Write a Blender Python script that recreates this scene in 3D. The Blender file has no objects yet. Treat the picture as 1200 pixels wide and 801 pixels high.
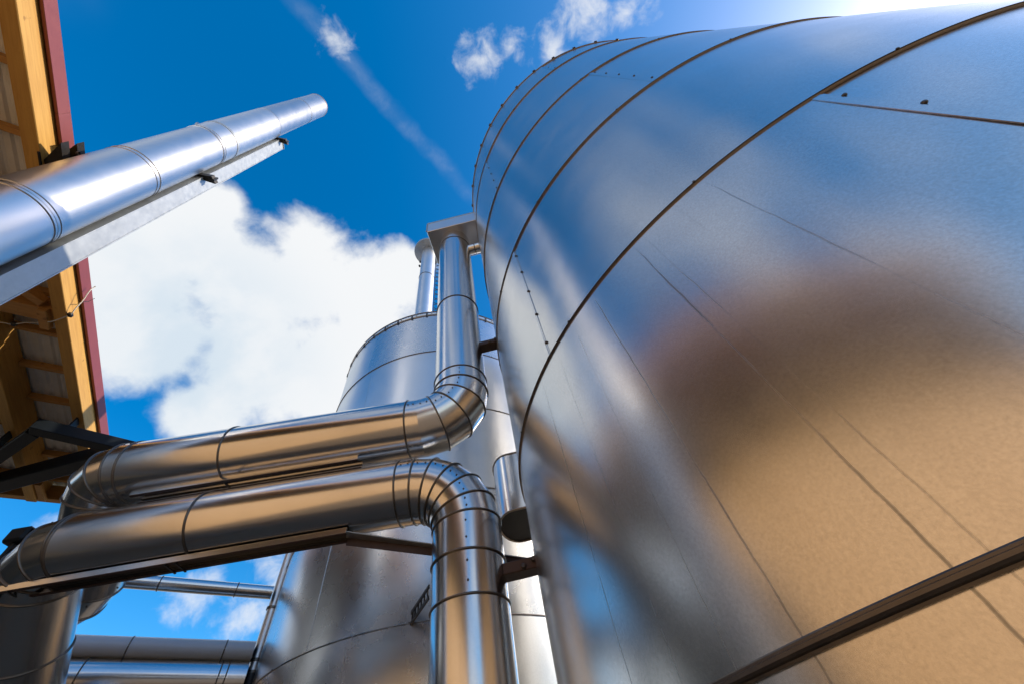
import bpy, bmesh, math, random
from mathutils import Vector, Matrix, noise
random.seed(7)
R_ = math.radians
SC = bpy.context.scene
COL = SC.collection
EYE = 1.6            # the photographer's eye above the ground; all heights below are given from the eye

# ---------------------------------------------------------------- camera
cam = bpy.data.cameras.new('camera'); camo = bpy.data.objects.new('camera', cam); COL.objects.link(camo)
cam.sensor_width = 36.0; cam.sensor_fit = 'HORIZONTAL'; cam.lens = 13.85
cam.clip_start = 0.05; cam.clip_end = 3000
M3 = Matrix(((0.974232, 0.225550, 0.0), (0.181562, -0.784233, -0.593307), (-0.133820, 0.578018, -0.804976)))
camo.matrix_world = Matrix.Translation((0, 0, EYE)) @ M3.to_4x4()
SC.camera = camo

# ---------------------------------------------------------------- sun, sky, exposure
SUN_AZ, SUN_EL = 80.0, 31.0
sd = Vector((math.sin(R_(SUN_AZ))*math.cos(R_(SUN_EL)), math.cos(R_(SUN_AZ))*math.cos(R_(SUN_EL)), math.sin(R_(SUN_EL))))
sun = bpy.data.lights.new('sun', 'SUN'); sun.energy = 4.0; sun.angle = R_(0.5); sun.color = (1.0, 0.86, 0.68)
suno = bpy.data.objects.new('sun', sun); COL.objects.link(suno)
suno.rotation_euler = sd.to_track_quat('Z', 'Y').to_euler(); suno.location = (20, 0, 20)
SC.view_settings.view_transform = 'Standard'; SC.view_settings.look = 'None'
SC.view_settings.exposure = 0.35; SC.view_settings.gamma = 1.0; SC.view_settings.use_curve_mapping = False

SC.cycles.use_denoising = True; SC.cycles.sample_clamp_indirect = 2.5; SC.cycles.caustics_reflective = False; SC.cycles.blur_glossy = 1.0; SC.cycles.max_bounces = 8; SC.cycles.glossy_bounces = 5; SC.cycles.diffuse_bounces = 3

class NT:
    """small helper for node graphs"""
    def __init__(s, tree): s.t = tree; s.n = tree.nodes; s.l = tree.links
    def node(s, typ, **kw):
        n = s.n.new(typ)
        for k, v in kw.items(): setattr(n, k, v)
        return n
    def put(s, sock, v):
        if isinstance(v, bpy.types.NodeSocket): s.l.new(v, sock)
        elif v is not None: sock.default_value = v
    def m(s, op, a, b=None, c=None, clamp=False):
        n = s.node('ShaderNodeMath', operation=op, use_clamp=clamp)
        for i, v in enumerate((a, b, c)): s.put(n.inputs[i], v)
        return n.outputs[0]
    def vm(s, op, a, b=None, out=0):
        n = s.node('ShaderNodeVectorMath', operation=op)
        s.put(n.inputs[0], a)
        if b is not None: s.put(n.inputs[1], b)
        return n.outputs[out]
    def ss(s, x, lo, hi, a=0.0, b=1.0):
        n = s.node('ShaderNodeMapRange', interpolation_type='SMOOTHSTEP')
        for i, v in enumerate((x, lo, hi, a, b)): s.put(n.inputs[i], v)
        return n.outputs[0]
    def noise(s, vec, scale, detail=5.0, rough=0.55, dist=0.0):
        n = s.node('ShaderNodeTexNoise'); s.put(n.inputs['Vector'], vec)
        n.inputs['Scale'].default_value = scale; n.inputs['Detail'].default_value = detail
        n.inputs['Roughness'].default_value = rough; n.inputs['Distortion'].default_value = dist
        return n.outputs['Fac']
    def mix(s, f, a, b, typ='RGBA', blend='MIX'):
        n = s.node('ShaderNodeMix', data_type=typ)
        if typ == 'RGBA': n.blend_type = blend; ia, ib, o = 6, 7, 2
        else: ia, ib, o = 2, 3, 0
        s.put(n.inputs[0], f); s.put(n.inputs[ia], a); s.put(n.inputs[ib], b)
        return n.outputs[o]

world = bpy.data.worlds.new('World'); SC.world = world; world.use_nodes = True
w = NT(world.node_tree); w.n.clear()
tc = w.node('ShaderNodeTexCoord').outputs['Generated']
D = w.vm('NORMALIZE', tc)
sky = w.node('ShaderNodeTexSky', sky_type='NISHITA', sun_disc=False)
sky.sun_elevation = R_(SUN_EL); sky.sun_rotation = R_(SUN_AZ); sky.altitude = 300; sky.air_density = 1.0; sky.dust_density = 1.2; sky.ozone_density = 2.0
hs = w.node('ShaderNodeHueSaturation'); hs.inputs['Saturation'].default_value = 1.48; hs.inputs['Hue'].default_value = 0.497; hs.inputs['Value'].default_value = 1.40
w.l.new(sky.outputs[0], hs.inputs['Color'])
# the big cumulus, its ragged lower fringe and the small wisps, each a direction in the sky and an angular size
CUM = [(-.643,.216,.734,.120),(-.557,.200,.806,.110),(-.510,.290,.810,.130),(-.415,.333,.847,.133),(-.309,.403,.861,.126),(-.235,.391,.890,.090),
       (-.538,.426,.727,.149),(-.416,.510,.753,.149),(-.319,.500,.805,.119),(-.624,.459,.633,.080),(-.647,.322,.691,.106),(-.648,.153,.746,.089),
       (-.510,.147,.847,.059),(-.715,.169,.679,.092)]
WIS = [(.071,.015,.997,.051),(.135,.005,.991,.031),(.279,-.008,.960,.066),(.218,.028,.976,.047),(.354,-.006,.935,.043),(-.194,-.068,.979,.036),
       (-.583,.730,.356,.061),(-.646,.659,.385,.052),(-.540,.736,.408,.074),(-.774,.485,.407,.045)]
def field(blobs):
    acc = None
    for x, y, z, r in blobs:
        d = w.vm('DISTANCE', D, (x, y, z), out=1)
        v = w.m('MULTIPLY_ADD', d, -1.0/r, 1.0)
        acc = v if acc is None else w.m('SMOOTH_MAX', acc, v, 0.25)
    return w.m('MAXIMUM', acc, -2.0)
n_big = w.noise(D, 6.0, 6.0, 0.56, 0.15)
n_fine = w.noise(D, 20.0, 5.0, 0.58, 0.25)
fc = w.m('ADD', w.m('ADD', field(CUM), w.m('MULTIPLY_ADD', n_big, 1.25, -0.47)), w.m('MULTIPLY_ADD', n_fine, 0.55, -0.275))
mc = w.ss(fc, -0.05, 0.50)
fw_ = w.m('ADD', field(WIS), w.m('MULTIPLY_ADD', n_fine, 3.2, -1.75))
mw = w.m('MULTIPLY', w.ss(fw_, -0.2, 1.3), 0.8)
# contrail-like streak
tr = w.m('ABSOLUTE', w.m('ADD', w.vm('DOT_PRODUCT', D, (-.854, .498, -.1495), out=1), w.m('MULTIPLY_ADD', n_big, 0.05, -0.025)))
trl = w.m('MULTIPLY', w.ss(tr, 0.024, 0.0), w.ss(w.vm('DISTANCE', D, (-.132, .070, .989), out=1), 0.30, 0.16))
trl = w.m('MULTIPLY', trl, w.ss(n_fine, 0.32, 0.75, 0.03, 0.12))
# broken cloud over the rest of the sky, at the same height and of the same kind
sep = w.node('ShaderNodeSeparateXYZ'); w.l.new(D, sep.inputs[0])
hz = w.m('ADD', w.m('MAXIMUM', sep.outputs[2], 0.0), 0.22)
cx = w.node('ShaderNodeCombineXYZ'); w.l.new(w.m('DIVIDE', sep.outputs[0], hz), cx.inputs[0]); w.l.new(w.m('DIVIDE', sep.outputs[1], hz), cx.inputs[1]); cx.inputs[2].default_value = 3.7
n_far = w.noise(cx.outputs[0], 1.05, 5.0, 0.55, 0.2)
away = w.ss(w.vm('DOT_PRODUCT', D, (0, .593, .805), out=1), 0.62, 0.40)
low_ = w.m('SUBTRACT', 1.0, w.m('MAXIMUM', sep.outputs[2], 0.0))   # cloud banks close up towards the horizon
mf = w.m('MULTIPLY', w.ss(w.m('ADD', n_far, w.m('MULTIPLY', w.m('MULTIPLY', low_, low_), 0.16)), 0.47, 0.64), away)
mask = w.m('MAXIMUM', w.m('MAXIMUM', mc, mw), w.m('MAXIMUM', trl, mf), clamp=True)
lowl = w.ss(w.vm('DISTANCE', D, (-.640, .350, .684), out=1), 0.36, 0.04)   # thinner, greyer lower flank of the cumulus
shade = w.m('MULTIPLY', lowl, w.ss(n_big, 0.62, 0.36, 0.35, 1.0))
ccol = w.mix(shade, (4.95, 5.05, 5.15, 1), (3.7, 4.25, 4.75, 1))
skyc = w.mix(mask, hs.outputs[0], ccol)
bg = w.node('ShaderNodeBackground'); bg.inputs['Strength'].default_value = 0.145
w.l.new(skyc, bg.inputs['Color'])
wo = w.node('ShaderNodeOutputWorld'); w.l.new(bg.outputs[0], wo.inputs[0])

# ---------------------------------------------------------------- materials
def mat(name):
    m = bpy.data.materials.new(name); m.use_nodes = True; t = NT(m.node_tree)
    p = t.n['Principled BSDF']; return m, t, p
def bump(t, p, h, strength, dist, prev=None):
    b = t.node('ShaderNodeBump'); b.inputs['Strength'].default_value = strength; b.inputs['Distance'].default_value = dist
    t.put(b.inputs['Height'], h)
    if prev is not None: t.l.new(prev, b.inputs['Normal'])
    t.l.new(b.outputs[0], p.inputs['Normal']); return b.outputs[0]
def objco(t): return t.node('ShaderNodeTexCoord').outputs['Object']
def scaled(t, v, s): return t.vm('MULTIPLY', v, s)

def sheet_metal(name, base, rough, grain, streaks=None, tint=(1, 1, 1), grime=0.12, fs=150, fa=0.48):
    m, t, p = mat(name); co = objco(t)
    p.inputs['Metallic'].default_value = 1.0
    rnd = t.node('ShaderNodeObjectInfo').outputs['Random']
    cloudy = t.noise(co, 1.6, 3, 0.6); fine = t.noise(co, fs, 2, 0.7); mid = t.noise(co, 4.5, 3, 0.6)
    val = t.m('MULTIPLY', t.m('MULTIPLY_ADD', rnd, 0.08, base-0.04), t.m('MULTIPLY_ADD', cloudy, grime*1.6, 1.0-grime))
    val = t.m('MULTIPLY', val, t.m('MULTIPLY_ADD', fine, fa, 1.0-fa/2))
    rg = t.m('ADD', t.m('MULTIPLY_ADD', mid, 0.10, rough-0.05), t.m('MULTIPLY_ADD', rnd, 0.05, -0.025))
    if streaks is not None:
        s = t.node('ShaderNodeSeparateXYZ'); t.l.new(co, s.inputs[0])
        th = t.m('ARCTAN2', s.outputs[1], s.outputs[0])
        zz = t.node('ShaderNodeCombineXYZ'); t.l.new(s.outputs[2], zz.inputs[2])
        wob = t.m('MULTIPLY_ADD', t.noise(zz.outputs[0], 5.0, 3, 0.6), 0.007, -0.0035)
        acc = None
        for deg, width, amt in streaks:
            a = R_(deg); a = a-2*math.pi if a > math.pi else a
            dd = t.m('ABSOLUTE', t.m('ADD', t.m('SUBTRACT', th, a), wob))
            l = t.m('MULTIPLY', t.ss(dd, width*0.75, width*0.1), amt)
            acc = l if acc is None else t.m('MAXIMUM', acc, l)
        acc = t.m('MULTIPLY', acc, t.ss(s.outputs[2], 2.985, 2.80))
        # many faint run marks
        c2 = t.node('ShaderNodeCombineXYZ'); t.l.new(t.m('MULTIPLY', t.m('ADD', th, wob), 34.0), c2.inputs[0]); t.l.new(t.m('MULTIPLY', s.outputs[2], 0.5), c2.inputs[2])
        runs = t.m('MULTIPLY', t.ss(t.noise(c2.outputs[0], 1.0, 4, 0.7), 0.60, 0.80), 0.16)
        acc = t.m('MAXIMUM', acc, runs)
        acc = t.m('MULTIPLY', acc, t.ss(t.noise(co, 3.0, 4, 0.6), 0.34, 0.56, 0.25, 1.0))
        val = t.m('MULTIPLY', val, t.m('MULTIPLY_ADD', acc, -0.50, 1.0))
        rg = t.m('ADD', rg, t.m('MULTIPLY', acc, 0.12))
    c = t.node('ShaderNodeCombineColor')
    for i in range(3): t.l.new(t.m('MULTIPLY', val, tint[i]), c.inputs[i])
    t.l.new(c.outputs[0], p.inputs['Base Color']); t.l.new(rg, p.inputs['Roughness'])
    bump(t, p, t.noise(co, 2.2, 2, 0.5), grain, 0.012)
    return m
def plain(name, col, rough, metal=0.0, var=0.25, nscale=30.0, bmp=0.2, stretch=(1, 1, 1), spec=None):
    m, t, p = mat(name); co = scaled(t, objco(t), stretch)
    n = t.noise(co, nscale, 5, 0.62); n2 = t.noise(co, nscale*0.13, 4, 0.6)
    f = t.m('MULTIPLY', t.m('MULTIPLY_ADD', n, var*2, 1-var), t.m('MULTIPLY_ADD', n2, var*2, 1-var))
    c = t.node('ShaderNodeCombineColor')
    for i in range(3): t.l.new(t.m('MULTIPLY', f, col[i]), c.inputs[i])
    t.l.new(c.outputs[0], p.inputs['Base Color']); p.inputs['Metallic'].default_value = metal
    t.l.new(t.m('MULTIPLY_ADD', n, 0.2, rough-0.1), p.inputs['Roughness'])
    bump(t, p, n, bmp, 0.004)
    if spec is not None: p.inputs['Specular IOR Level'].default_value = spec
    return m
def wood(name, dark, light, E3):
    """grain runs along E3 (unit vector in the ground plane) or upright if E3 is None"""
    m, t, p = mat(name); co = objco(t); rnd = t.node('ShaderNodeObjectInfo').outputs['Random']
    if E3 is None: v = scaled(t, co, (1, 1, 0.05))
    else:
        along = t.vm('DOT_PRODUCT', co, E3, out=1); n3 = (-E3[1], E3[0], 0)
        ac = t.vm('DOT_PRODUCT', co, n3, out=1); s = t.node('ShaderNodeSeparateXYZ'); t.l.new(co, s.inputs[0])
        c = t.node('ShaderNodeCombineXYZ'); t.l.new(t.m('MULTIPLY', along, 0.06), c.inputs[0]); t.l.new(ac, c.inputs[1]); t.l.new(s.outputs[2], c.inputs[2]); v = c.outputs[0]
    sh = t.node('ShaderNodeCombineXYZ'); t.l.new(t.m('MULTIPLY', rnd, 37.0), sh.inputs[0]); t.l.new(t.m('MULTIPLY', rnd, 11.0), sh.inputs[2])
    v = t.vm('ADD', v, sh.outputs[0])
    g = t.noise(v, 38, 6, 0.65, 0.8); g2 = t.noise(v, 7, 4, 0.6, 0.4); kn = t.noise(co, 9, 3, 0.5)
    f = t.m('ADD', t.m('MULTIPLY', t.ss(g, 0.3, 0.7), 0.45), t.m('ADD', t.m('MULTIPLY', t.ss(g2, 0.25, 0.75), 0.35), t.m('MULTIPLY', rnd, 0.2)))
    colr = t.mix(f, (*dark, 1), (*light, 1))
    colr = t.mix(t.ss(kn, 0.66, 0.74, 0, 0.6), colr, (dark[0]*.45, dark[1]*.4, dark[2]*.4, 1))
    t.l.new(colr, p.inputs['Base Color']); p.inputs['Roughness'].default_value = 0.6
    bump(t, p, g, 0.3, 0.003); return m

EA = R_(-35.4); E2 = Vector((math.sin(EA), math.cos(EA), 0)); N2 = Vector((math.cos(EA), -math.sin(EA), 0)); UP = Vector((0, 0, 1))
LA = R_(-95.9); LD = Vector((math.sin(LA), math.cos(LA), 0))
STREAKS = [(228.5, .0030, 1.0), (221.5, .0026, .95), (237.5, .0024, .6), (208.0, .0024, .75), (229.9, .0024, .45), (213.0, .002, .3), (217.2, .002, .3)]
M_TANK = sheet_metal('tank_cladding', 0.63, 0.235, 0.22, STREAKS, (1.0, 0.975, 0.94))
M_TANK2 = sheet_metal('rear_tank_cladding', 0.68, 0.29, 0.20, [(246.5, .004, .5), (262.0, .003, .4)], (0.975, 0.99, 1.0), 0.10, 90, 0.20)
M_PIPE = sheet_metal('pipe_cladding', 0.66, 0.205, 0.16, None, (1.0, 0.99, 0.98), 0.10, 150, 0.25)
M_CHIM = sheet_metal('flue_steel', 0.74, 0.38, 0.08, None, (1.0, 0.99, 0.98), 0.06, 60, 0.0)
M_BEAD = plain('bead_metal', (0.46, 0.365, 0.28), 0.36, 0.9, 0.25, 40, 0.15)
M_FLANGE = plain('dark_flange_metal', (0.13, 0.115, 0.105), 0.42, 0.85, 0.25, 40, 0.15)
M_PALE = plain('sky_pale_pipe', (0.84, 0.88, 0.90), 0.35, 0.0, 0.05, 10, 0.03)  # sky reflected along the metal pipe, put into a pale base colour
M_BEADP = plain('pipe_bead_metal', (0.16, 0.145, 0.13), 0.40, 0.9, 0.25, 40, 0.15)
M_SCREW = plain('screw_metal', (0.10, 0.09, 0.085), 0.45, 0.8, 0.2, 60, 0.1)
M_GALV = plain('galvanised_steel', (0.43, 0.46, 0.48), 0.50, 0.85, 0.18, 16, 0.06)
M_FRAME = plain('dark_painted_steel', (0.010, 0.015, 0.021), 0.55, 0.0, 0.25, 20, 0.2, spec=0.2)
M_RUST = plain('brown_bracket_steel', (0.075, 0.045, 0.035), 0.55, 0.4, 0.3, 30, 0.2)
M_GLUE = wood('glulam_spruce', (0.48, 0.245, 0.055), (0.74, 0.455, 0.125), tuple(E2))
M_CROSS = wood('cross_timber', (0.42, 0.205, 0.060), (0.62, 0.35, 0.115), tuple(N2))
M_PLANK = wood('wall_larch', (0.42, 0.265, 0.135), (0.63, 0.425, 0.230), None)
M_FASC = plain('oxide_red_paint', (0.235, 0.058, 0.062), 0.5, 0.0, 0.12, 12, 0.05)
M_SHEET = plain('pale_roof_sheet', (0.78, 0.80, 0.81), 0.55, 0.0, 0.10, 8, 0.05)
M_CABLE = plain('white_cable', (0.75, 0.75, 0.72), 0.5, 0.0, 0.05, 30, 0.05)
M_DARK = plain('blackened_steel', (0.035, 0.033, 0.032), 0.45, 0.5, 0.3, 25, 0.2)
M_HOSE = plain('dark_hose', (0.05, 0.05, 0.052), 0.5, 0.2, 0.3, 25, 0.2)

# ---------------------------------------------------------------- building helpers
def raw(name, verts, faces, m, loc=(0, 0, 0), parent=None, smooth=True):
    me = bpy.data.meshes.new(name)
    me.from_pydata([(v[0]-loc[0], v[1]-loc[1], v[2]-loc[2]) for v in verts], [], faces); me.update()
    me.polygons.foreach_set('use_smooth', [smooth]*len(me.polygons)); me.materials.append(m)
    o = bpy.data.objects.new(name, me); COL.objects.link(o)
    if parent is not None: o.parent = parent
    return o
def tag(o, label=None, cat=None, group=None, kind=None):
    if label: o['label'] = label
    if cat: o['category'] = cat
    if group: o['group'] = group
    if kind: o['kind'] = kind
    return o
class Thing:
    def __init__(s, name, label, cat, origin, group=None):
        s.o = Vector(origin); s.e = bpy.data.objects.new(name, None); COL.objects.link(s.e)
        s.e.location = (s.o.x, s.o.y, s.o.z+EYE); s.e.empty_display_size = 0.2
        tag(s.e, label, cat, group)
    def part(s, name, verts, faces, m, parent=None, smooth=True):
        return raw(name, verts, faces, m, s.o, parent or s.e, smooth)
    def inst(s, name, mesh, mx, parent=None):
        o = bpy.data.objects.new(name, mesh); COL.objects.link(o); o.parent = parent or s.e
        o.matrix_local = Matrix.Translation(-s.o) @ mx; return o
    def box(s, name, c, ax, hs, m, bev=0.006, parent=None):
        v, f = box_geo(c, ax, hs, bev); return s.part(name, v, f, m, parent, False)
def box_geo(c, ax, hs, bev):
    bm = bmesh.new(); bmesh.ops.create_cube(bm, size=2.0)
    for v in bm.verts: v.co = Vector((v.co.x*hs[0], v.co.y*hs[1], v.co.z*hs[2]))
    if bev: bmesh.ops.bevel(bm, geom=bm.edges[:], offset=min(bev, min(hs)*0.6), segments=1, affect='EDGES')
    A = Matrix((ax[0], ax[1], ax[2])).transposed(); c = Vector(c)
    bm.verts.index_update()
    vs = [c + A @ v.co for v in bm.verts]; fs = [[v.index for v in f.verts] for f in bm.faces]
    bm.free(); return vs, fs
def bar(t, name, a, b, wd, ht, m, up=UP, bev=0.006, parent=None):
    a = Vector(a); b = Vector(b); d = (b-a); L = d.length; d.normalize()
    y = Vector(up).cross(d).normalized(); z = d.cross(y)
    return t.box(name, (a+b)/2, (d, y, z), (L/2, wd/2, ht/2), m, bev, parent)
def lathe(t, name, c, prof, m, n=96, parent=None, a0=0.0, a1=360.0, smooth=True, closed=False):
    vs = []; fs = []; full = abs(a1-a0-360) < 1e-6; cols = n if full else n+1
    for i in range(cols):
        a = R_(a0+(a1-a0)*i/n)
        for r, z in prof: vs.append((c[0]+r*math.cos(a), c[1]+r*math.sin(a), z))
    k = len(prof); kk = k if closed else k-1
    for i in range(n):
        j = (i+1) % cols
        for q in range(kk): fs.append((i*k+q, j*k+q, j*k+(q+1) % k, i*k+(q+1) % k))
    return t.part(name, vs, fs, m, parent, smooth)
def bead_prof(R, z, r, k=8): return [(R+r*math.cos(2*math.pi*i/k), z+r*math.sin(2*math.pi*i/k)) for i in range(k)]
def tube_loop(pts, r, k=6, closed=True):
    vs = []; fs = []; n = len(pts)
    for i in range(n):
        a = pts[(i-1) % n] if (closed or i) else pts[0]; b = pts[(i+1) % n] if (closed or i < n-1) else pts[-1]
        d = (b-a).normalized(); u = d.cross(UP)
        if u.length < 0.05: u = d.cross(Vector((1, 0.3, 0)))
        u.normalize(); v = d.cross(u)
        for q in range(k):
            an = 2*math.pi*q/k; vs.append(pts[i]+u*(r*math.cos(an))+v*(r*math.sin(an)))
    for i in range(n if closed else n-1):
        j = (i+1) % n
        for q in range(k): fs.append((i*k+q, j*k+q, j*k+(q+1) % k, i*k+(q+1) % k))
    return vs, fs
def ring_loop(c, d, rad, n=96):
    d = Vector(d).normalized(); u = d.cross(Vector((0.3, 0.2, 1))).normalized(); v = d.cross(u)
    return [Vector(c)+u*rad*math.cos(2*math.pi*i/n)+v*rad*math.sin(2*math.pi*i/n) for i in range(n)]
def screw_mesh(r=0.009, h=0.007):
    vs = []; fs = []; k = 8
    for rr, z in ((r, -0.002), (r, h*0.55), (r*0.6, h)):
        for q in range(k): vs.append((rr*math.cos(2*math.pi*q/k), rr*math.sin(2*math.pi*q/k), z))
    for l in range(2):
        for q in range(k): fs.append((l*k+q, l*k+(q+1) % k, (l+1)*k+(q+1) % k, (l+1)*k+q))
    fs.append(tuple(range(2*k, 3*k)))
    me = bpy.data.meshes.new('screw'); me.from_pydata(vs, [], fs); me.materials.append(M_SCREW); me.update(); return me
SCREW = screw_mesh(0.0075, 0.006); SCREW_S = screw_mesh(0.0055, 0.004)
def at_normal(p, n):
    q = Vector(n).to_track_quat('Z', 'Y'); return Matrix.Translation(Vector(p)) @ q.to_matrix().to_4x4()
def arc(corner, a, b, Rb, n):
    a = Vector(a).normalized(); b = Vector(b).normalized(); ph = a.angle(b); T = Rb*math.tan(ph/2)
    s = Vector(corner)-a*T; c = (b-a*a.dot(b)).normalized(); o = s+c*Rb
    return [o-c*(Rb*math.cos(ph*i/n))+a*(Rb*math.sin(ph*i/n)) for i in range(n+1)]
def pipe_run(t, pts, r, m, bead=0.0065, n=96, beadm=None, screws=True, skip=()):
    """mitred sheet-metal pipe along pts; every section its own mesh, a raised bead over every joint"""
    pts = [Vector(p) for p in pts]; N = len(pts); dirs = [(pts[i+1]-pts[i]).normalized() for i in range(N-1)]
    d0 = dirs[0]; u = d0.cross(UP)
    if u.length < 0.05: u = d0.cross(Vector((0, 1, 0.1)))
    u.normalize(); v = d0.cross(u)
    rings = [[pts[0]+(u*math.cos(2*math.pi*i/n)+v*math.sin(2*math.pi*i/n))*r for i in range(n)]]
    for k in range(1, N):
        pn = dirs[k-1] if k == N-1 else (dirs[k-1]+dirs[k]).normalized()
        rings.append([q+dirs[k-1]*((pts[k]-q).dot(pn)/dirs[k-1].dot(pn)) for q in rings[-1]])
    for k in range(N-1):
        L = (pts[k+1]-pts[k]).length; nm = 'pipe_section' if L > 0.30 else 'elbow_segment'
        cen0, cen1 = pts[k], pts[k+1]; rows = max(1, int(L/0.35)); vs = []
        s0 = 1.0 + (0.005 if k % 2 else 0.0) + random.uniform(-.002, .002)
        for j in range(rows+1):
            f = j/rows; cc = cen0.lerp(cen1, f)
            for i in range(n):
                q = rings[k][i].lerp(rings[k+1][i], f); vs.append(cc+(q-cc)*s0)
        fs = [(j*n+i, j*n+(i+1) % n, (j+1)*n+(i+1) % n, (j+1)*n+i) for j in range(rows) for i in range(n)]
        seg = t.part(nm, vs, fs, m)
        if k > 0 and k not in skip:
            cc = pts[k]; lp = [cc+(q-cc)*1.012 for q in rings[k]]
            bv, bf = tube_loop(lp, bead, 6); t.part('joint_bead', bv, bf, beadm or M_BEADP, seg)
        if screws and nm == 'elbow_segment':
            mid = (pts[k]+pts[k+1])/2; want = (-mid.normalized()*0.75+UP*0.66).normalized()
            best = max(range(n), key=lambda i: ((rings[k][i]-pts[k]).normalized()).dot(want))
            for f in (0.28, 0.72):
                q = rings[k][best].lerp(rings[k+1][best], f); cc = pts[k].lerp(pts[k+1], f); nn = (q-cc).normalized()
                t.inst('screw', SCREW_S, at_normal(q+nn*0.002, nn), seg)
    return rings

# ---------------------------------------------------------------- ground
gv = [(x, y, -EYE) for x in (-600, 600) for y in (-600, 600)]
gm, gt, gp = mat('sandy_gravel'); gco = objco(gt)
g1 = gt.noise(gco, 0.35, 6, 0.6); g2 = gt.noise(gco, 9, 6, 0.7); g3 = gt.noise(gco, 60, 3, 0.7)
gt.l.new(gt.mix(gt.m('ADD', gt.m('MULTIPLY', g1, 0.5), gt.m('MULTIPLY', g2, 0.5)), (0.115, 0.090, 0.064, 1), (0.225, 0.175, 0.122, 1)), gp.inputs['Base Color'])
gp.inputs['Roughness'].default_value = 0.95; bump(gt, gp, gt.m('ADD', g2, g3), 0.6, 0.02)
ground = raw('ground', [(v[0], v[1], v[2]+EYE) for v in gv], [(0, 2, 3, 1)], gm, (0, 0, 0), None, False); tag(ground, kind='structure')
ground['label'] = 'sandy gravel yard around the tanks'

# ---------------------------------------------------------------- tanks
def clad_tank(name, label, C, R, zs, seams, m, z_roof, clips, bigflange, visible_seams):
    t = Thing(name, label, 'tank', (C[0], C[1], -EYE), 'clad storage tanks')
    cols = 56; W = 72.0
    for b in range(len(zs)-1):
        z0, z1 = zs[b], zs[b+1]
        for k in range(5):
            th0 = seams[b]+W*k; rows = 7; vs = []; ph = random.uniform(0, 50); tl = random.uniform(-.006, .006)
            for j in range(rows+1):
                fz = j/rows; z = z0+(z1-z0)*fz
                for i in range(cols+1):
                    fa = i/cols; a = R_(th0+(W+0.6)*fa)
                    ed = min(1.0, 6*fz*(1-fz)*1.2)
                    dn = (noise.noise((fa*3.5+ph, z*1.1, b*3.1))*0.0042+noise.noise((fa*9.0+ph, z*2.6, b*7.1))*0.0011)*ed+tl*(fz-.5)
                    rr = R+0.003*fa+dn
                    vs.append((C[0]+rr*math.cos(a), C[1]+rr*math.sin(a), z))
            fs = [(j*(cols+1)+i, j*(cols+1)+i+1, (j+1)*(cols+1)+i+1, (j+1)*(cols+1)+i) for j in range(rows) for i in range(cols)]
            nb = len(vs); a = R_(th0+W+0.6)     # folded end of the sheet
            for j in range(rows+1):
                e = vs[j*(cols+1)+cols]; vs.append(e); vs.append((C[0]+(R-.004)*math.cos(a), C[1]+(R-.004)*math.sin(a), e[2]))
            fs += [(nb+2*j, nb+2*j+1, nb+2*j+3, nb+2*j+2) for j in range(rows)]
            p = t.part('cladding_panel', vs, fs, m)
            # lap strip along the panel's end with its screws
            a = R_(th0+W); ce = Vector((C[0]+(R+0.0040)*math.cos(a), C[1]+(R+0.0040)*math.sin(a), (z0+z1)/2)); nr = Vector((math.cos(a), math.sin(a), 0))
            ang = (th0+W) % 360
            if any(abs((ang-vv+180) % 360-180) < 6 for vv in visible_seams):
                t.box('lap_strip', ce, (nr, UP.cross(nr), UP), (0.0020, 0.014, (z1-z0)/2-0.012), m, 0.0012, p)
                ns = max(3, int((z1-z0)/0.235))
                for q in range(ns):
                    z = z0+0.10+(z1-z0-0.2)*q/(ns-1); aa = a+0.0105
                    nn = Vector((math.cos(aa), math.sin(aa), 0))
                    t.inst('screw', SCREW, at_normal(Vector((C[0], C[1], z))+nn*(R+0.004), nn), p)
    for b, z in enumerate(zs[1:-1]):
        if bigflange and b == bigflange:
            pr = [(R-.01, z-.015), (R+.005, z-.015), (R+.006, z-.011), (R+.013, z-.009), (R+.016, z-.005), (R+.016, z+.001), (R+.010, z+.003), (R+.010, z+.007), (R+.006, z+.010), (R-.01, z+.011)]
            o = lathe(t, 'flange_ring', C, pr, M_FLANGE, 288, smooth=False)
        else: o = lathe(t, 'hoop', C, bead_prof(R+.003, z, .0078), M_BEAD, 288)
        k = 0
        for q in range(18):
            a = R_(q*20+7+b*5); nn = Vector((math.cos(a), math.sin(a), 0))
            if nn.dot(Vector((-C[0], -C[1], 0)).normalized()) > -0.1 and not (bigflange and b == bigflange):
                t.inst('screw', SCREW_S, at_normal(Vector((C[0], C[1], z+.004))+nn*(R+.0095), nn), o)
    zt = zs[-1]
    lathe(t, 'rim_band', C, [(R-.02, zt-.02), (R+.012, zt-.02), (R+.014, zt+.012), (R-.02, zt+.018)], M_BEAD, 288, smooth=False)
    lathe(t, 'roof', C, [(R-.005, zt+.015), (R*.5, z_roof-.05), (.02, z_roof)], m, 96)
    n, sz = clips
    v, f = box_geo((0, 0, 0), (Vector((1, 0, 0)), Vector((0, 1, 0)), UP), (sz[0]/2, sz[1]/2, sz[2]/2), 0.003)
    cm = bpy.data.meshes.new('rim_clip'); cm.from_pydata(v, [], f); cm.materials.append(M_SCREW); cm.update()
    for q in range(n):
        a = 2*math.pi*q/n+0.03; nn = Vector((math.cos(a), math.sin(a), 0))
        if nn.dot(Vector((-C[0], -C[1], 0)).normalized()) < -0.55: continue
        mx = Matrix((nn, UP.cross(nn), UP)).transposed().to_4x4(); mx.translation = Vector((C[0], C[1], zt+.004))+nn*(R+.012)
        t.inst('rim_clip', cm, mx)
    return t
CT = (1.8625, 2.1948); CB = (-1.60, 5.60)
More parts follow.
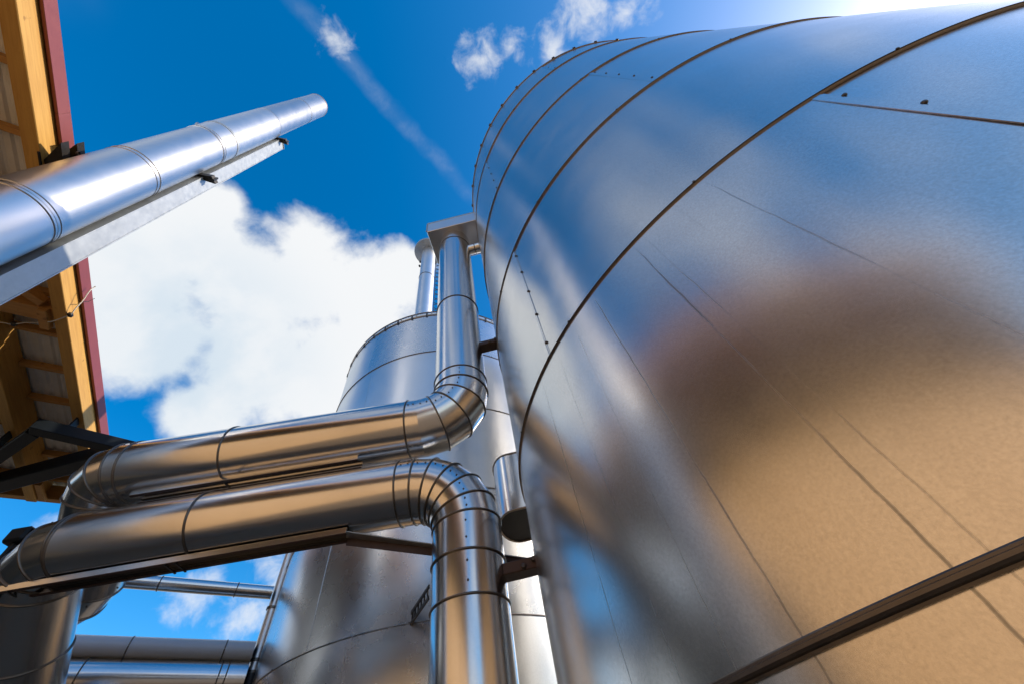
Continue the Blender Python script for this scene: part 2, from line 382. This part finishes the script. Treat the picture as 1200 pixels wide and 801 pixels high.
big = clad_tank('storage_tank', 'huge clad metal storage tank filling the right of the view', CT, 2.0,
    [-1.595, -1.04, 0.171, 1.384, 2.602, 3.927, 5.29, 6.181], [211.1, 211.1, 249.3, 211.1, 249.3, 213.0, 249.7], M_TANK, 6.7, (44, (.03, .035, .03)), 1, (249.5, 211.5))
back = clad_tank('storage_tank', 'smaller-looking clad metal tank standing behind the elbow pipes', CB, 2.0,
    [-1.595, -1.1, 0.15, 1.398, 2.65, 3.906, 5.156, 6.27], [213, 249.2, 213, 249.2, 213, 249.2, 246.2], M_TANK2, 6.8, (46, (.02, .03, .09)), 0, ())
# raised edge of the rear tank's roof: a low sheet kerb with upright seams
lathe(back, 'rim_kerb', CB, [(1.995, 6.275), (2.006, 6.275), (2.006, 6.372), (1.995, 6.376)], M_TANK2, 192)
lathe(back, 'rim_cap', CB, bead_prof(2.003, 6.376, .010), M_BEAD, 192)
me = bpy.data.meshes.new('kerb_seam'); v, f = box_geo((0, 0, 0), (Vector((1, 0, 0)), Vector((0, 1, 0)), UP), (.008, .009, .05), .002); me.from_pydata(v, [], f); me.materials.append(M_BEAD); me.update()
for q in range(44):
    a = 2*math.pi*q/44; nn = Vector((math.cos(a), math.sin(a), 0))
    if nn.y > 0.5: continue
    mx = Matrix((nn, UP.cross(nn), UP)).transposed().to_4x4(); mx.translation = Vector((CB[0], CB[1], 6.322))+nn*2.008
    back.inst('kerb_seam', me, mx)
# short punched rack sticking out of the rear tank's face
ra_ = Vector((3.86*math.sin(R_(-20.4)), 3.86*math.cos(R_(-20.4)), 0)); rb_ = Vector((3.40*math.sin(R_(-18.3)), 3.40*math.cos(R_(-18.3)), 0))
for zb in (1.475, 1.395): bar(back, 'rack_rail', ra_+UP*zb, rb_+UP*zb, .012, .03, M_DARK, bev=.002)
for q in range(6):
    c_ = ra_.lerp(rb_, .08+.17*q); bar(back, 'rack_rung', c_+UP*1.40, c_+UP*1.47, .012, .012, M_DARK, up=Vector((1, 0, 0)), bev=.001)

# ---------------------------------------------------------------- the two insulated pipes
RP = 0.203; PX = Vector((2.3*math.sin(R_(-13.0)), 2.3*math.cos(R_(-13.0)), 0))
def on(s, z): return PX+LD*s+UP*z
DROP = Vector((math.sin(R_(-28))*.82, math.cos(R_(-28))*.82, -.57)).normalized()
up = Thing('insulated_pipe', 'upper shiny elbow pipe rising to the box on the tank edge', 'pipe', (PX.x, PX.y, 2.2), 'shiny insulated pipes')
Z1 = 2.170
el = arc(on(0, Z1), UP*-1, LD, 0.31, 4)
cA = on(2.62, Z1); el2 = arc(cA, LD, DROP, 0.19, 3)
k1 = cA+DROP*0.90; el3 = arc(k1, DROP, (E2*0.25-N2*0.97).normalized(), 0.27, 4)
pts = [PX+UP*6.0, PX+UP*5.55, PX+UP*3.80, PX+UP*2.60] + el + [on(0.40, Z1), on(1.70, Z1), on(2.40, Z1)] + el2 + [cA+DROP*0.45] + el3 + [el3[-1]+(E2*0.25-N2*0.97).normalized()*2.6]
pipe_run(up, pts, 0.222, M_PIPE, skip=(8,))
lo = Thing('insulated_pipe', 'lower shiny elbow pipe turning down beside the large tank', 'pipe', (PX.x, PX.y, -EYE), 'shiny insulated pipes')
Z2 = 1.618
el = arc(on(0, Z2), UP, LD, 0.32, 5)
cB = on(2.64, Z2); el2 = arc(cB, LD, DROP, 0.27, 3)
k2 = cB+DROP*2.4; el3 = arc(k2, DROP, -N2, 0.27, 4)
pts = [PX-UP*1.58, PX-UP*0.35, PX+UP*0.86, PX+UP*1.08] + el + [on(0.42, Z2), on(1.66, Z2), on(2.44, Z2)] + el2 + [cB+DROP*0.62] + el3 + [el3[-1]-N2*2.8]
pipe_run(lo, pts, RP, M_PIPE)

# box where the upper pipe meets the tank's edge
tx = (Vector((CT[0], CT[1], 0))-PX).normalized(); ty = UP.cross(tx)
bx = Thing('transfer_box', 'sheet metal box on top of the upper riser at the tank edge', 'duct box', (PX.x, PX.y, 5.8))
bx.box('box_body', PX+tx*0.12+UP*5.97-ty*0.02, (tx, ty, UP), (.46, .27, .17), M_CHIM, .006)
bx.box('lid', PX+tx*0.12+UP*6.155-ty*0.02, (tx, ty, UP), (.465, .275, .010), M_GALV, .003)
bx.box('corner_seam', PX-tx*0.342+UP*5.97-ty*0.292, (tx, ty, UP), (.010, .004, .165), M_BEAD, .001)
stb = Thing('stub_pipe', 'short silver stub between upper riser and tank wall', 'pipe', (PX.x+.2, PX.y, 5.2))
pipe_run(stb, [PX+tx*0.19+UP*5.45, PX+tx*0.30+UP*5.45, PX+tx*0.44+UP*5.45], 0.075, M_PIPE, n=32, screws=False)
# clamp arms between risers and tank
for zc, lab, nm in ((3.06, 'dark brown clamp arm holding the upper riser to the tank', 'clamp_arm'), (1.00, 'dark brown bolted clamp arm beside the lower riser', 'clamp_arm')):
    ca = Thing(nm, lab, 'bracket', (PX.x+.2, PX.y, zc), 'riser clamp arms')
    ca.box('arm', PX+tx*0.30+UP*zc, (tx, ty, UP), (.105, .05, .030), M_RUST, .004)
    ca.box('foot_plate', PX+tx*0.385+UP*zc, (tx, ty, UP), (.008, .075, .055), M_RUST, .003)
    for s in (-1, 1): ca.inst('bolt', screw_mesh(.016, .014), at_normal(PX+tx*0.34+ty*(-.051)+UP*(zc+.012*s)+tx*(.03*s), -ty))
# rounded duct joining the tank behind the risers
du = Thing('connection_duct', 'short flat duct with rounded end between the two tanks', 'duct', (-.1, 3.2, 1.7))
prof = []
for i in range(13):
    a = math.pi/2+math.pi*i/12; prof.append((-0.30+0.16*math.cos(a)*1.0, 3.25+0.26*math.sin(a)))
prof = [(0.35, 3.51)]+prof+[(0.35, 2.99)]
k = len(prof); vs = [(x, y, 1.80) for x, y in prof]+[(x, y, 2.36) for x, y in prof]
du.part('duct_wall', vs, [(i, (i+1) % k, k+(i+1) % k, k+i) for i in range(k)], M_PIPE, None, True)
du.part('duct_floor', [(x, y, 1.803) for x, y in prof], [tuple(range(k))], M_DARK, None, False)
du.part('duct_lid', [(x, y, 2.357) for x, y in prof], [tuple(range(k))], M_PIPE, None, False)
for z in (1.80, 2.36):
    v, f = tube_loop([Vector((x, y, z)) for x, y in prof], .009, 6); du.part('edge_bead', v, f, M_BEAD)

# carrier rails under the pipes, the lower one's arm to the tank
sd_ = UP.cross(LD).normalized()
def carrier(lab, zr, sa, sb, straps):
    ra = Thing('carrier_rail', lab, 'rail', on((sa+sb)/2, zr), 'carrier rails under the pipes')
    bar(ra, 'web', on(sa, zr+.016), on(sb, zr+.016), .10, .006, M_DARK, bev=.002)
    for q in (-1, 1):
        bar(ra, 'flange', on(sa, zr)+sd_*(.053*q), on(sb, zr)+sd_*(.053*q), .005, .036, M_PIPE, bev=.002)
        bar(ra, 'lip', on(sa, zr-.019)+sd_*(.044*q), on(sb, zr-.019)+sd_*(.044*q), .022, .004, M_RUST, bev=.001)
    for s in straps: bar(ra, 'strap', on(s, zr-.025)-sd_*.058, on(s, zr-.025)+sd_*.058, .012, .006, M_DARK, bev=.001)
    return ra
zr = 1.392
ra = carrier('perforated metal carrier rail running under the lower pipe', zr, .72, 3.0, (1.70, 1.76, 2.62, 2.70, 2.78))
bar(ra, 'end_plate', on(2.98, zr+.005)-sd_*.02, on(3.25, zr+.005)-sd_*.02, .20, .045, M_GALV, bev=.003)
carrier('dark carrier rail squeezed between upper and lower pipe', Z1-.222-.010, .75, 2.30, ())
arm = Thing('support_arm', 'thin galvanised arm from the carrier rail behind the lower riser', 'bracket', (on(.7, 1.3)))
bar(arm, 'arm_web', on(0.74, zr+.005), Vector((-.08, 2.62, 1.16)), .07, .008, M_GALV, bev=.002)
bar(arm, 'arm_flange', on(0.74, zr-.02)-sd_*.036, Vector((-.08, 2.584, 1.135)), .006, .05, M_RUST, bev=.002)

# ---------------------------------------------------------------- flue on the left with its mast
CC = Vector((3.8*math.sin(R_(-84.5)), 3.8*math.cos(R_(-84.5)), 0)); RC = 0.272
ch = Thing('flue_pipe', 'tall bright steel flue pipe slanting across the upper left sky', 'chimney', (CC.x, CC.y, -EYE))
zz = [-1.59, 0.9, 2.35, 3.80, 5.27, 6.95, 9.4, 11.7, 13.2]
for i in range(len(zz)-1):
    r0 = RC+(0.002 if i % 2 else 0); a, b = zz[i], zz[i+1]
    sec = lathe(ch, 'flue_section', (CC.x, CC.y), [(r0, a+(b-a)*q/6) for q in range(7)], M_CHIM, 112)
    for dz in (-.035, .035):
        if i: lathe(ch, 'swage_bead', (CC.x, CC.y), bead_prof(RC, a+dz, .0065 if a < 9 else .003), M_CHIM, 112, sec)
lathe(ch, 'top_rim', (CC.x, CC.y), [(RC-.03, 13.19), (RC+.006, 13.19), (RC+.010, 13.23), (RC-.03, 13.235)], M_BEAD, 112, smooth=False)
lathe(ch, 'inner_liner', (CC.x, CC.y), [(RC-.03, 13.2), (RC-.032, 12.2)], M_DARK, 64)
for zb in (7.42,):
    lathe(ch, 'clamp_band', (CC.x, CC.y), [(RC+.002, zb-.03), (RC+.008, zb-.03), (RC+.008, zb+.03), (RC+.002, zb+.03)], M_GALV, 112, smooth=False)
    dn = Vector((math.sin(R_(-150)), math.cos(R_(-150)), 0))
    ch.box('clamp_lug', CC+dn*(RC+.03)+UP*zb, (dn, UP.cross(dn), UP), (.03, .02, .028), M_GALV, .004)
MC = Vector((3.86*math.sin(R_(-78.35)), 3.86*math.cos(R_(-78.35)), 0))
ma = Thing('flue_mast', 'pale galvanised channel mast running alongside the flue pipe', 'mast', (MC.x, MC.y, -EYE))
mn = Vector((math.sin(R_(68)), math.cos(R_(68)), 0)); mt = UP.cross(mn)
zc = (9.75-1.59)/2; zh = (9.75+1.59)/2
ma.box('web', MC+UP*zc, (mn, mt, UP), (.006, .088, zh), M_GALV, .002)
for s in (-1, 1): ma.box('flange', MC+mt*(.094*s)-mn*.07+UP*(zc-.001), (mn, mt, UP), (.080, .006, zh), M_GALV, .002)
ma.box('cap_plate', MC-mn*.07+UP*9.757, (mn, mt, UP), (.095, .105, .006), M_GALV, .002)
def flue_bracket(lab, zb):
    b = Thing('flue_bracket', lab, 'bracket', (MC.x, MC.y, zb), 'flue brackets')
    a = CC+(MC-CC).normalized()*(RC+.004); d = (MC-CC).normalized(); a2 = MC-d*.10
    q = mn
    for dz, th in ((0.0, .085),):
        tri = [a-q*.10, a+q*.17, a2+q*.16+d*.07, a2-q*.02+d*.03]
        vs = [p+UP*(zb+dz) for p in tri]+[p+UP*(zb+dz+th) for p in tri]
        b.part('gusset', vs, [(3, 2, 1, 0), (4, 5, 6, 7), (0, 1, 5, 4), (1, 2, 6, 5), (2, 3, 7, 6), (3, 0, 4, 7)], M_DARK, None, False)
    b.box('plate', MC+mn*.012+UP*(zb+.045)-d*.06, (mn, mt, UP), (.005, .045, .075), M_DARK, .002)
    b.box('bolt_bar', a+q*.15+d*.05+UP*(zb+.045), (mn, mt, UP), (.035, .012, .065), M_DARK, .003)
flue_bracket('dark bracket at mid height between flue and mast', 6.42)
flue_bracket('dark bracket near the top of the flue mast', 9.60)

# ---------------------------------------------------------------- timber building with its roof edge
def B(s, t, z): return E2*s+N2*t+UP*z
bd = Thing('timber_building', 'timber building with red roof edge at the left', 'building', B(0, -5.2, -EYE))
AX = (E2, N2, UP)
S0, S1 = -7.0, 8.44
for tt in (-3.369, -4.175, -4.95):
    for a, b in ((S0, -1.003), (-.997, 3.30), (3.306, S1)):
        bd.box('glulam_beam', B((a+b)/2, tt, 4.9375), AX, ((b-a)/2, .0675, .1825), M_GLUE, .006)
for a in (S0, -3.0, 2.0):
    if a == S0: bd.box('fascia_board', B(-5.001, -3.275, 5.05), AX, (1.999, .015, .080), M_FASC, .003); continue
    b = min(a+4.998, 8.52); bd.box('fascia_board', B((a+b)/2, -3.275, 5.05), AX, ((b-a)/2, .015, .080), M_FASC, .003)
bd.box('fascia_board', B(7.74, -3.275, 5.05), AX, (.74, .015, .080), M_FASC, .003)
s = 5.60-0.65*19; 
while s < 8.3:
    for ta, tb in ((-3.437, -4.107), (-4.243, -4.882), (-5.018, -5.19)):
        bd.box('purlin', B(s, (ta+tb)/2, 5.072), AX, (.030, abs(tb-ta)/2-.001, .048), M_CROSS, .004)
    s += 0.65
# cross timbers with knee braces
for sc in (4.42, -0.6):
    for ta, tb in ((-3.437, -4.107), (-4.243, -4.882)):
        bd.box('cross_beam', B(sc, (ta+tb)/2, 4.90), AX, (.10, abs(tb-ta)/2-.001, .11), M_CROSS, .006)
    bd.box('cleat', B(sc+.02, -3.52, 4.755), AX, (.14, .045, .04), M_CROSS, .005)
    bar(bd, 'knee_brace', B(sc-.16, -3.55, 4.83), B(sc-.55, -4.05, 4.83), .10, .10, M_CROSS, bev=.005)
# timbers closing the far end
bd.box('end_beam', B(8.50, -4.2, 4.965), AX, (.06, .80, .125), M_CROSS, .006)
bd.box('end_beam', B(8.50, -5.9, 4.965), AX, (.06, .895, .125), M_CROSS, .006)
for t_ in (-4.05, -5.0): bd.box('end_batten', B(8.2, t_, 4.80), AX, (.23, .04, .03), M_CROSS, .004)
# roof sheets, ribs along the eave
ns = 0
for a in range(-7, 9, 4):
    b = min(a+3.99, 8.56)
    for r0 in (-3.29, -4.29, -5.29, -6.29, -7.29, -8.29, -9.29):
        pr = []; x = r0
        while x > r0-0.995:
            for dx, z in ((0, 5.128), (-.055, 5.128), (-.075, 5.150), (-.105, 5.150), (-.125, 5.128)): pr.append((max(x+dx, r0-0.998), z))
            x -= .125
        k = len(pr); zo = .0015*(ns % 2); ns += 1
        vs = [B(a, x, z+zo) for x, z in pr]+[B(b, x, z+zo) for x, z in pr]
        bd.part('roof_sheet', vs, [(i, i+1, k+i+1, k+i) for i in range(k-1)], M_SHEET, None, False)
# board wall
M_SHADE = plain('added_dark_boards', (0.045, 0.045, 0.042), 0.7, 0.0, 0.3, 20, 0.2)  # unseen boards, toned dark to stand for the shade mirrored in the tank
def board_mesh(top, m_):
    hz_ = (top+EYE-.01)/2; v, f = box_geo((0, 0, -EYE+.01+hz_), (Vector((1, 0, 0)), Vector((0, 1, 0)), UP), (.098, .018, hz_), .004)
    me = bpy.data.meshes.new('wall_board'); me.from_pydata(v, [], f); me.materials.append(m_); me.update(); return me
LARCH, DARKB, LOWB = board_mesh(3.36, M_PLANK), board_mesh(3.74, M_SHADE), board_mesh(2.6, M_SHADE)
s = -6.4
while s < 8.0:      # larch boards, then added dark boards, low mid-bay, shaping the tank's reflection
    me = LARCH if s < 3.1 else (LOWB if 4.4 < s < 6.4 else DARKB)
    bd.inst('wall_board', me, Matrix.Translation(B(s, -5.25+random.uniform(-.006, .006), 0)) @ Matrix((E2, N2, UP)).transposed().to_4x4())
    s += .2
for s in (-6.3, -2.4, 1.0, 3.9, 7.95): bd.box('post', B(s, -5.17, 1.60), AX, (.09, .06, 3.19), M_PLANK, .006)
# the hall's unseen back and near end, added dark for the tank's reflected band
for q in range(6): bd.box('unseen_dark_panel', B(-6.45+1.93*q, -10.2, 1.75), AX, (.96, .03, 3.34), M_SHADE, .004)
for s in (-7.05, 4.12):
    for q in range(5): bd.box('unseen_dark_panel', B(s, -5.75-.98*q, 1.75), AX, (.03, .485, 3.34), M_SHADE, .004)
bd.box('sill_beam', B(-1.75, -5.25, 3.42), AX, (4.75, .05, .055), M_GLUE, .006)
# clamp between roof edge and flue
bk = Thing('eave_bracket', 'black twisted bracket tying the flue to the roof beam', 'bracket', (CC.x-.3, CC.y, 4.85))
jn = (B(2.0, -3.33, 0)-CC); jn.z = 0
q0 = CC-N2*(RC+.002); side = E2
for dz, wd in ((4.78, .30), (4.98, .26)):
    tri = [q0+side*.02-N2*.01+side*wd, q0-side*wd-N2*.0, q0-side*.06-N2*.16, q0+side*.08-N2*.16]
    vs = [p+UP*dz for p in tri]+[p+UP*(dz+.10) for p in tri]
    bk.part('gusset', vs, [(3, 2, 1, 0), (4, 5, 6, 7), (0, 1, 5, 4), (1, 2, 6, 5), (2, 3, 7, 6), (3, 0, 4, 7)], M_DARK, None, False)
bk.box('backing_plate', q0-N2*.165+UP*4.91, (E2, N2, UP), (.15, .008, .17), M_DARK, .003)
for q in (-1, 1): bk.inst('bolt', screw_mesh(.022, .02), at_normal(q0+side*(.19*q)+UP*4.91+N2*.05, -N2))
# loose white cable over the beam
cb = Thing('loose_cable', 'loose white cable strung across the timber beam and red fascia', 'cable', B(4.6, -3.4, 4.7))
cp = [B(4.62, -3.95, 4.70), B(4.60, -3.80, 4.72), B(4.52, -3.62, 4.73), B(4.44, -3.45, 4.715), B(4.30, -3.27, 4.76), B(4.16, -3.22, 4.88), B(4.05, -3.20, 5.02), B(4.02, -3.18, 5.10)]
fine = []
for i in range(len(cp)-1):
    for q in range(4): fine.append(cp[i].lerp(cp[i+1], q/4)+Vector((0, 0, .012*math.sin((i*4+q)*1.3))))
v, f = tube_loop(fine, .0062, 6, False); cb.part('cable', v, f, M_CABLE)
for p in (cp[1], cp[4]): cb.box('knot', p, AX, (.028, .022, .022), M_DARK, .008)
v, f = tube_loop([cp[5]+Vector((0, 0, .0)), cp[5]+E2*.06+UP*.10, cp[5]+E2*.05+UP*.18+N2*.02], .004, 5, False); cb.part('loose_end', v, f, M_DARK)

# dark steel outrigger under the roof
of = Thing('steel_outrigger', 'dark blue-grey triangular steel outrigger frame below the roof edge', 'steel frame', B(6.3, -3.4, 4.4))
zs_ = 4.50
pA = B(6.36, -2.45, zs_); pB = B(6.14, -3.66, zs_); pC = B(7.32, -4.46, zs_)
bar(of, 'beam', pA, pB-N2*.02, .16, .17, M_FRAME, bev=.008)
bar(of, 'brace', pB+E2*.085, pC+(pC-pB).normalized()*1.6, .15, .165, M_FRAME, bev=.008)
bar(of, 'beam', B(6.45, -2.82, zs_-.01), B(8.25, -5.15, zs_-.01), .20, .24, M_FRAME, bev=.008)
bar(of, 'brace', B(8.35, -4.75, zs_+.20), B(8.75, -5.35, zs_-.55), .10, .12, M_FRAME, bev=.006)

for p in (B(6.22, -3.37, 4.67), B(6.75, -4.175, 4.67), B(7.6, -4.95, 4.67)): of.box('hanger_plate', p, AX, (.07, .012, .10), M_FRAME, .003)
# black box lamp behind the lower pipe's end
fl = Thing('floodlight', 'small black floodlight peeping over the lower pipe end', 'lamp', Vector((-3.45, 1.98, 1.75)))
c = Vector((4.0*math.sin(R_(-60.3)), 4.0*math.cos(R_(-60.3)), 1.80))
fl.box('housing', c, (LD, sd_, UP), (.065, .05, .05), M_FRAME, .014)
bar(fl, 'arm', c-UP*.08, on(2.35, Z2+.12), .03, .03, M_FRAME, bev=.003)
fl.box('bracket', c-UP*.10, (LD, sd_, UP), (.015, .02, .06), M_FRAME, .004)

# ---------------------------------------------------------------- things on and beside the rear tank
VP = Vector((4.3*math.sin(R_(-22.26)), 4.3*math.cos(R_(-22.26)), 0)); RV = 0.170
vp = Thing('vent_pipe', 'bright vent pipe with disc cap standing on the rear tank', 'vent pipe', (VP.x, VP.y, 6.3))
for a, b in ((6.25, 8.6), (8.6, 10.25)): lathe(vp, 'pipe_section', (VP.x, VP.y), [(RV, a), (RV, b)], M_CHIM, 64)
lathe(vp, 'joint_bead', (VP.x, VP.y), bead_prof(RV+.002, 8.6, .007), M_BEADP, 64)
lathe(vp, 'cap', (VP.x, VP.y), [(.02, 10.20), (.375, 10.16), (.38, 10.20), (.375, 10.24), (.02, 10.42)], M_GALV, 72, smooth=False)
for q in range(2): vp.box('step_iron', VP+Vector((-RV-.02, -.05, 9.3+.25*q)), (Vector((1, 0, 0)), Vector((0, 1, 0)), UP), (.02, .03, .01), M_DARK, .002)
la = Thing('vent_ladder', 'narrow lattice ladder beside the vent pipe', 'ladder', (VP.x+.2, VP.y, 6.3))
lc = Vector((4.42*math.sin(R_(-19.05)), 4.42*math.cos(R_(-19.05)), 0)); ld = Vector((math.cos(R_(19.05)), math.sin(R_(19.05)), 0))
for s in (-1, 1): bar(la, 'rail', lc+ld*(.045*s)+UP*6.3, lc+ld*(.045*s)+UP*9.9, .014, .014, M_DARK, up=ld, bev=.002)
z = 6.4; k = 0
while z < 9.8:
    bar(la, 'rung', lc-ld*.045+UP*z, lc+ld*.045+UP*(z+.07*(1 if k % 2 else -1)), .012, .012, M_DARK, bev=.002); z += .11; k += 1
# rainwater pipe at the rear tank's left side
QP = Vector((5.58*math.sin(R_(-36.35)), 5.58*math.cos(R_(-36.35)), 0))
dp = Thing('drain_pipe', 'slim bright downpipe along the left side of the rear tank', 'drain pipe', (QP.x, QP.y, -EYE))
for a, b, m_, r in ((1.62, 2.2, M_CHIM, .050), (2.2, 3.4, M_CHIM, .048), (-1.59, 1.62, M_HOSE, .058)):
    lathe(dp, 'pipe_section', (QP.x, QP.y), [(r, a), (r, b)], m_, 40)
for z in (1.62, 1.72, 2.2): lathe(dp, 'collar', (QP.x, QP.y), [(.049, z-.012), (.060, z-.012), (.060, z+.012), (.049, z+.012)], M_BEADP, 40, smooth=False)
dp.box('wall_clip', QP+Vector((.06, .03, 1.95)), AX, (.05, .03, .015), M_DARK, .003)
ND = Vector((math.sin(R_(50)), math.cos(R_(50)), 0)); Q0 = Vector((5.5*math.sin(R_(-37.0)), 5.5*math.cos(R_(-37.0)), 0))
def cross_pipe(lab, z, r, sh, m_, joints, end):
    t = Thing('cross_pipe', lab, 'pipe', Q0+ND*sh+UP*z, 'pipes crossing to the rear tank')
    a = Q0+UP*z
    pipe_run(t, [a+ND*end]+[a-ND*j for j in joints]+[a-ND*5.7], r, m_, .006, 48, screws=False)
    return t
cross_pipe('slim horizontal pipe highest of three behind the downpipe', 2.33, .066, 0, M_PIPE, (.35, 1.05), .01)
cross_pipe('pale horizontal pipe between the slim one and the blue lowest', 1.77, .090, 0, M_PALE, (.25, 1.02), .01)
cross_pipe('thick blue-reflecting horizontal pipe at the bottom left edge', 1.535, .150, 0, M_PIPE, (.16, .22, 1.25), .01)
